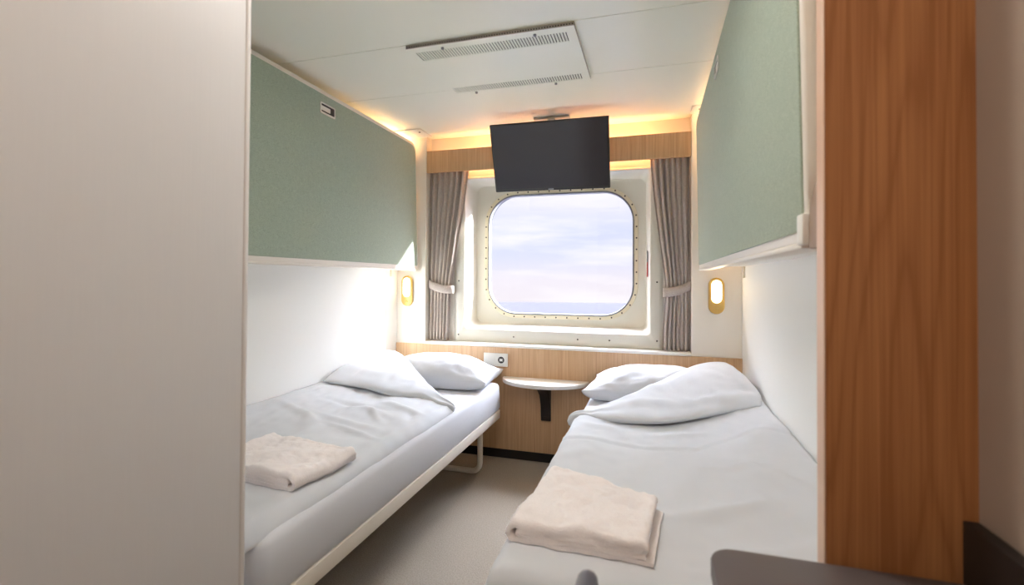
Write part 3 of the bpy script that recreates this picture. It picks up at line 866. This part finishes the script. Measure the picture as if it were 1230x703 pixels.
# ------------------------------------------------------------------ folded towels
def make_towel(label, c, w, d, rotz, mirror, seed, body, taper=0.0, t=0.0105, gap=0.0014):
    r = thing('folded_towel', label, 'towel', c, 'folded towels lying on the duvets')
    p = t + gap
    z1, z2, z3, z4 = t / 2 + 3 * p, t / 2 + 2 * p, t / 2 + p, t / 2
    path = []
    def lineto(a, b, n):
        for k in range(n):
            q = k / n; path.append((a[0] + (b[0] - a[0]) * q, a[1] + (b[1] - a[1]) * q))
    def arc(cx, cz, rr, a0, a1, n):
        for k in range(n):
            q = a0 + (a1 - a0) * k / n; path.append((cx + rr * math.cos(q), cz + rr * math.sin(q)))
    hw = w / 2
    xl = -hw + 1.5 * p + t / 2
    xi = xl + 0.012
    xr = hw - p / 2 - t / 2
    lineto((hw + 0.012, z4), (xl, z4), 56)
    arc(xl, (z1 + z4) / 2, 1.5 * p, -PI / 2, -1.5 * PI, 12)
    lineto((xl, z1), (xr, z1), 56)
    arc(xr, (z1 + z2) / 2, p / 2, PI / 2, -PI / 2, 8)
    lineto((xr, z2), (xi, z2), 40)
    arc(xi, (z2 + z3) / 2, p / 2, PI / 2, 1.5 * PI, 8)
    lineto((xi, z3), (hw - 0.004, z3), 40)
    path.append((hw - 0.004, z3))
    n = len(path)
    lo, hi = [], []
    for i, (x, z) in enumerate(path):
        a = path[max(i - 1, 0)]; b = path[min(i + 1, n - 1)]
        dx, dz_ = b[0] - a[0], b[1] - a[1]
        q = math.hypot(dx, dz_); nx, nz = -dz_ / q, dx / q
        tt = t / 2 * (1.0 if 2 < i < n - 3 else 0.7)
        lo.append((x - nx * tt, z - nz * tt)); hi.append((x + nx * tt, z + nz * tt))
    prof = lo + hi[::-1]
    bm = B()
    nv = 64
    Mx = Matrix.Translation(c) @ Matrix.Rotation(rotz, 4, 'Z')
    rows = []
    top = 4 * p
    for j in range(nv + 1):
        v = j / nv
        row = []
        for (x, z) in prof:
            y = -d / 2 + d * v
            y -= taper * v * (x / w + 0.5)
            e = min(v, 1 - v)
            hz = z / top
            y += (v - 0.5) * 2 * 0.004 * fbm(x * 14, z * 90, seed) + (0.006 * math.sin(x * 9 + seed)) * (v - 0.2)
            q = 1 - 0.16 * max(0, 1 - e / 0.03) ** 2
            zz = z * q + hz * (0.008 * fbm(x * 7, y * 7, seed) + 0.006 * fbm(x * 16, y * 12, seed + 2)) + 0.0014 * hz * fbm(x * 55, y * 55, seed)
            zz += hz * 0.006 * math.exp(-((x * 0.7 + y + 0.02) / 0.035) ** 2) - hz * 0.004 * math.exp(-((x * 0.5 - y + 0.08) / 0.04) ** 2)
            xx = x + 0.0025 * fbm(y * 14, z * 60, seed + 5) - 0.006 * hz * (v - 0.5)
            P = Mx @ Vector(((-xx if mirror else xx), y, 0.0))
            g = [body.ray_cast(Vector((P.x + ox, P.y + oy, 1.0)), Vector((0, 0, -1)))[0] for ox, oy in ((0, 0), (.012, 0), (-.012, 0), (0, .012), (0, -.012))]
            g = [k.z for k in g if k is not None]
            P.z = max(max(g) if g else c[2] - 0.012, c[2] - 0.012) + 0.001 + max(zz, 0.0)
            row.append(bm.verts.new(P))
        rows.append(row)
    m = len(prof)
    for j in range(nv):
        for k in range(m):
            bm.faces.new((rows[j][k], rows[j][(k + 1) % m], rows[j + 1][(k + 1) % m], rows[j + 1][k]))
    for row in (rows[0], rows[-1]):
        for k in range(n - 1):
            bm.faces.new((row[k], row[k + 1], row[m - 2 - k], row[m - 1 - k]))
    bmesh.ops.recalc_face_normals(bm, faces=bm.faces)
    obj('terry_cloth', bm, M['towel'], r, 60)
    return r
make_towel('cream terry towel folded on the duvet nearest the dark desk', (-0.142, -1.778, 0.571), 0.30, 0.33, math.radians(-6), False, 1.0, bodyR, 0.095)
make_towel('cream terry towel folded on the left duvet beside the grey panel', (-1.085, -1.712, 0.557), 0.34, 0.245, math.radians(-4), True, 4.0, bodyL)

# ------------------------------------------------------------------ desk and chair in the entrance
dk = thing('desk', 'dark grey desk with a rounded corner in front of the wood partition', 'desk', (0.24, -2.45, 0))
pts = rrect(0.078, 0.384, -2.78, -2.178, (0.03, 0.002, 0.002, 0.035), 8)
q = B(); prism(q, pts, 'z', 0.722, 0.750, 0.004); obj('desk_top', q, M['desk'], dk)
q = B(); box(q, 0.385, 0.403, -2.95, -2.167, 0.60, 0.825, 0.002); obj('upstand', q, M['deskblack'], dk)
q = B(); box(q, 0.33, 0.384, -2.74, -2.22, 0.0, 0.722, 0.004); obj('support_panel', q, M['deskblack'], dk)

ch = thing('chair', 'slate grey plastic chair pushed in at the dark desk', 'chair', (0.1, -2.5, 0))
q = B()
prism(q, rrect(-2.73, -2.268, 0.43, 0.757, (0.03, 0.03, 0.045, 0.09), 10), 'x', -0.093, -0.067, 0.012, 3)
for v in q.verts:
    v.co.x += -0.10 * ((v.co.y + 2.5075) / 0.22) ** 2 * 0 - 0.03 * (v.co.z - 0.76) * -1.2
obj('backrest', q, M['chair'], ch)
q = B(); prism(q, rrect(-0.10, 0.28, -2.72, -2.295, (0.04, 0.08, 0.08, 0.04), 8), 'z', 0.435, 0.462, 0.010, 3); obj('seat', q, M['chair'], ch)
for x, y in ((-0.06, -2.68), (-0.06, -2.33), (0.23, -2.66), (0.23, -2.35)):
    q = B(); tube(q, [(x, y, 0.44), (x + (0.03 if x > 0 else -0.04), y + (0.02 if y > -2.5 else -0.02), 0.0)], 0.011, 12); obj('leg', q, M['steel'], ch)

# ------------------------------------------------------------------ ceiling downlights (entrance lamp, and an added unseen fill lamp at the bed foot)
def downlight(label, x, y, power, rgb, size=0.16):
    r = thing('downlight', label, 'lamp', (x, y, H - 0.02), 'ceiling downlights')
    ring = [[(x + a * math.cos(t), y + a * math.sin(t), z) for t in [2 * PI * k / 40 for k in range(40)]] for a, z in ((0.100, H - 0.0005), (0.100, H - 0.008), (0.094, H - 0.012), (0.082, H - 0.012), (0.080, H - 0.004))]
    q = B(); loft(q, ring); obj('bezel', q, M['white'], r)
    q = B(); cyl(q, (x, y, H - 0.004), 0.080, 0.003, n=40); obj('lens', q, M['downlight'], r)
    ld = bpy.data.lights.new('downlight', 'AREA'); ld.shape = 'DISK'; ld.size = size; ld.energy = power; ld.color = rgb
    o = bpy.data.objects.new('downlight_lamp', ld); COL.objects.link(o); o.parent = r; o.location = (0, 0, 0.0)
downlight('round ceiling downlight over the entrance', -0.2, -2.98, 1.8, (1, 0.90, 0.79))
downlight('added round fill downlight, out of view over the foot of the beds', -0.40, -1.90, 2.3, (1, 0.97, 0.94))  # invented fixture out of view, added as fill light for the room

# warm led light that the tape behind the valance throws up and down
def area(name, loc, rot, sx, sy, e, rgb):
    ld = bpy.data.lights.new(name, 'AREA'); ld.shape = 'RECTANGLE'; ld.size = sx; ld.size_y = sy; ld.energy = e; ld.color = rgb
    o = bpy.data.objects.new(name, ld); COL.objects.link(o); o.location = loc; o.rotation_euler = rot; o.parent = None
    return o
area('valance_light', (-0.627, 0.045, 1.955), (PI, 0, 0), 1.6, 0.02, 1.7, (1, 0.52, 0.20))
area('valance_light', (-0.627, 0.050, 1.90), (0, 0, 0), 1.6, 0.01, 0.7, (1, 0.52, 0.20))

# ------------------------------------------------------------------ sea, sky, sun
SUN = Vector((1.0, 0.49, 0.41)).normalized()
bm = B()
bmesh.ops.create_circle(bm, cap_ends=True, segments=96, radius=430.0)
for v in bm.verts: v.co.z = -19.0
sea_mat, n, l, b = new_mat('sea_water')
b.inputs['Base Color'].default_value = (*lin((36, 36, 54)), 1); b.inputs['Specular IOR Level'].default_value = 0.32; b.inputs['Roughness'].default_value = 0.16
tc = n.new('ShaderNodeTexCoord'); mp = n.new('ShaderNodeMapping'); mp.inputs['Scale'].default_value = (0.12, 0.5, 1)
nz = n.new('ShaderNodeTexNoise'); nz.inputs['Scale'].default_value = 1.0; nz.inputs['Detail'].default_value = 4
bp_ = n.new('ShaderNodeBump'); bp_.inputs['Strength'].default_value = 0.12; bp_.inputs['Distance'].default_value = 0.4
l.new(tc.outputs['Object'], mp.inputs['Vector']); l.new(mp.outputs['Vector'], nz.inputs['Vector']); l.new(nz.outputs['Fac'], bp_.inputs['Height']); l.new(bp_.outputs['Normal'], b.inputs['Normal'])
struct('sea', bm, sea_mat, 'pale lavender sea below the horizon outside the window', 'sea', smooth=0)

w = bpy.data.worlds.new('sky'); SC.world = w; w.use_nodes = True
n, l = w.node_tree.nodes, w.node_tree.links
n.clear()
out_ = n.new('ShaderNodeOutputWorld'); bg = n.new('ShaderNodeBackground'); l.new(bg.outputs[0], out_.inputs[0])
tc = n.new('ShaderNodeTexCoord'); sp = n.new('ShaderNodeSeparateXYZ'); l.new(tc.outputs['Generated'], sp.inputs[0])
mr = n.new('ShaderNodeMapRange'); mr.inputs[1].default_value = -0.1; mr.inputs[2].default_value = 0.9
l.new(sp.outputs['Z'], mr.inputs[0])
cr = n.new('ShaderNodeValToRGB')
stops = [(0.0, (236, 228, 240)), (0.06, (244, 235, 243)), (0.10, (242, 234, 245)), (0.15, (224, 226, 249)), (0.20, (217, 222, 249)), (0.245, (236, 234, 250)), (0.285, (252, 247, 251)), (0.5, (216, 225, 246)), (1.0, (210, 220, 244))]
e = cr.color_ramp.elements
e[0].position, e[0].color = stops[0][0], (*lin(stops[0][1]), 1)
e[1].position, e[1].color = stops[-1][0], (*lin(stops[-1][1]), 1)
for p_, c_ in stops[1:-1]:
    k = e.new(p_); k.color = (*lin(c_), 1)
l.new(mr.outputs[0], cr.inputs['Fac'])
mp = n.new('ShaderNodeMapping'); mp.inputs['Scale'].default_value = (2.2, 2.2, 15.0); mp.inputs['Rotation'].default_value = (0.0, 0.16, 0)
l.new(tc.outputs['Generated'], mp.inputs['Vector'])
nz = n.new('ShaderNodeTexNoise'); nz.inputs['Scale'].default_value = 1.6; nz.inputs['Detail'].default_value = 6; nz.inputs['Roughness'].default_value = 0.55
l.new(mp.outputs['Vector'], nz.inputs['Vector'])
m2 = n.new('ShaderNodeMapRange'); m2.inputs[1].default_value = 0.48; m2.inputs[2].default_value = 0.68; m2.inputs[4].default_value = 0.85
l.new(nz.outputs['Fac'], m2.inputs[0])
mx = n.new('ShaderNodeMix'); mx.data_type = 'RGBA'; mx.inputs[7].default_value = (*lin((255, 250, 254)), 1)
l.new(m2.outputs[0], mx.inputs[0]); l.new(cr.outputs['Color'], mx.inputs[6])
# bright haze round the sun and a brighter high sky
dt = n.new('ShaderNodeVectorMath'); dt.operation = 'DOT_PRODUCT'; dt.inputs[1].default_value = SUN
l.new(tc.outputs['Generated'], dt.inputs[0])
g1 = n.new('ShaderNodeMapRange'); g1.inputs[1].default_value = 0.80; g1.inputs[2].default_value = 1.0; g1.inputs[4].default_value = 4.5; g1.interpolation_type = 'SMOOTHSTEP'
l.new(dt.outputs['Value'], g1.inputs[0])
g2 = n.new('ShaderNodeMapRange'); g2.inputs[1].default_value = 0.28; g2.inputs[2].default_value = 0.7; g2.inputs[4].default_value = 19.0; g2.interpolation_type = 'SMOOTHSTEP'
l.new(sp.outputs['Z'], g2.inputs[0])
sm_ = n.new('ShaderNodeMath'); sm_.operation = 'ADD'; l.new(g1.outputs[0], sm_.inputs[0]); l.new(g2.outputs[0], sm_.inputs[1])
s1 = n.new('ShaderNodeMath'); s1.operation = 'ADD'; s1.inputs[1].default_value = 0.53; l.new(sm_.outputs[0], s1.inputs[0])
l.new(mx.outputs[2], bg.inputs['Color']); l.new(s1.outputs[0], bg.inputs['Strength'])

sd = bpy.data.lights.new('sun', 'SUN'); sd.energy = 16.0; sd.angle = math.radians(2.0); sd.color = (0.97, 0.985, 1.0)
so_ = bpy.data.objects.new('sun', sd); COL.objects.link(so_)
so_.rotation_euler = (-SUN).to_track_quat('-Z', 'Y').to_euler()
so_.location = (6, 4, 5)

# ------------------------------------------------------------------ camera
cd = bpy.data.cameras.new('camera'); cam = bpy.data.objects.new('camera', cd); COL.objects.link(cam)
f_px, yaw, pit, rol = 574.726, math.radians(16.3738), math.radians(0.7446), math.radians(0.3271)
cd.sensor_fit = 'HORIZONTAL'; cd.sensor_width = 36.0; cd.lens = f_px / 1230 * 36
cd.shift_y = -22.875 / 1230
cd.clip_start = 0.05; cd.clip_end = 2000
Fv = Vector((-math.sin(yaw) * math.cos(pit), math.cos(yaw) * math.cos(pit), math.sin(pit)))
R0 = Vector((math.cos(yaw), math.sin(yaw), 0)); U0 = R0.cross(Fv)
Rv = R0 * math.cos(rol) + U0 * math.sin(rol); Uv = -R0 * math.sin(rol) + U0 * math.cos(rol)
cam.matrix_world = Matrix(((Rv.x, Uv.x, -Fv.x, 0), (Rv.y, Uv.y, -Fv.y, -2.9299), (Rv.z, Uv.z, -Fv.z, 1.1328), (0, 0, 0, 1)))
cd.dof.use_dof = True; cd.dof.focus_distance = 2.4; cd.dof.aperture_fstop = 3.2
SC.camera = cam

SC.view_settings.view_transform = 'Standard'
SC.view_settings.look = 'None'
SC.view_settings.exposure = 1.15
SC.view_settings.gamma = 1.0
SC.view_settings.use_curve_mapping = False
SC.cycles.use_denoising = True
SC.cycles.max_bounces = 14
SC.cycles.diffuse_bounces = 10
SC.cycles.transparent_max_bounces = 12
SC.cycles.sample_clamp_indirect = 6.0
SC.cycles.caustics_reflective = False
SC.cycles.caustics_refractive = False
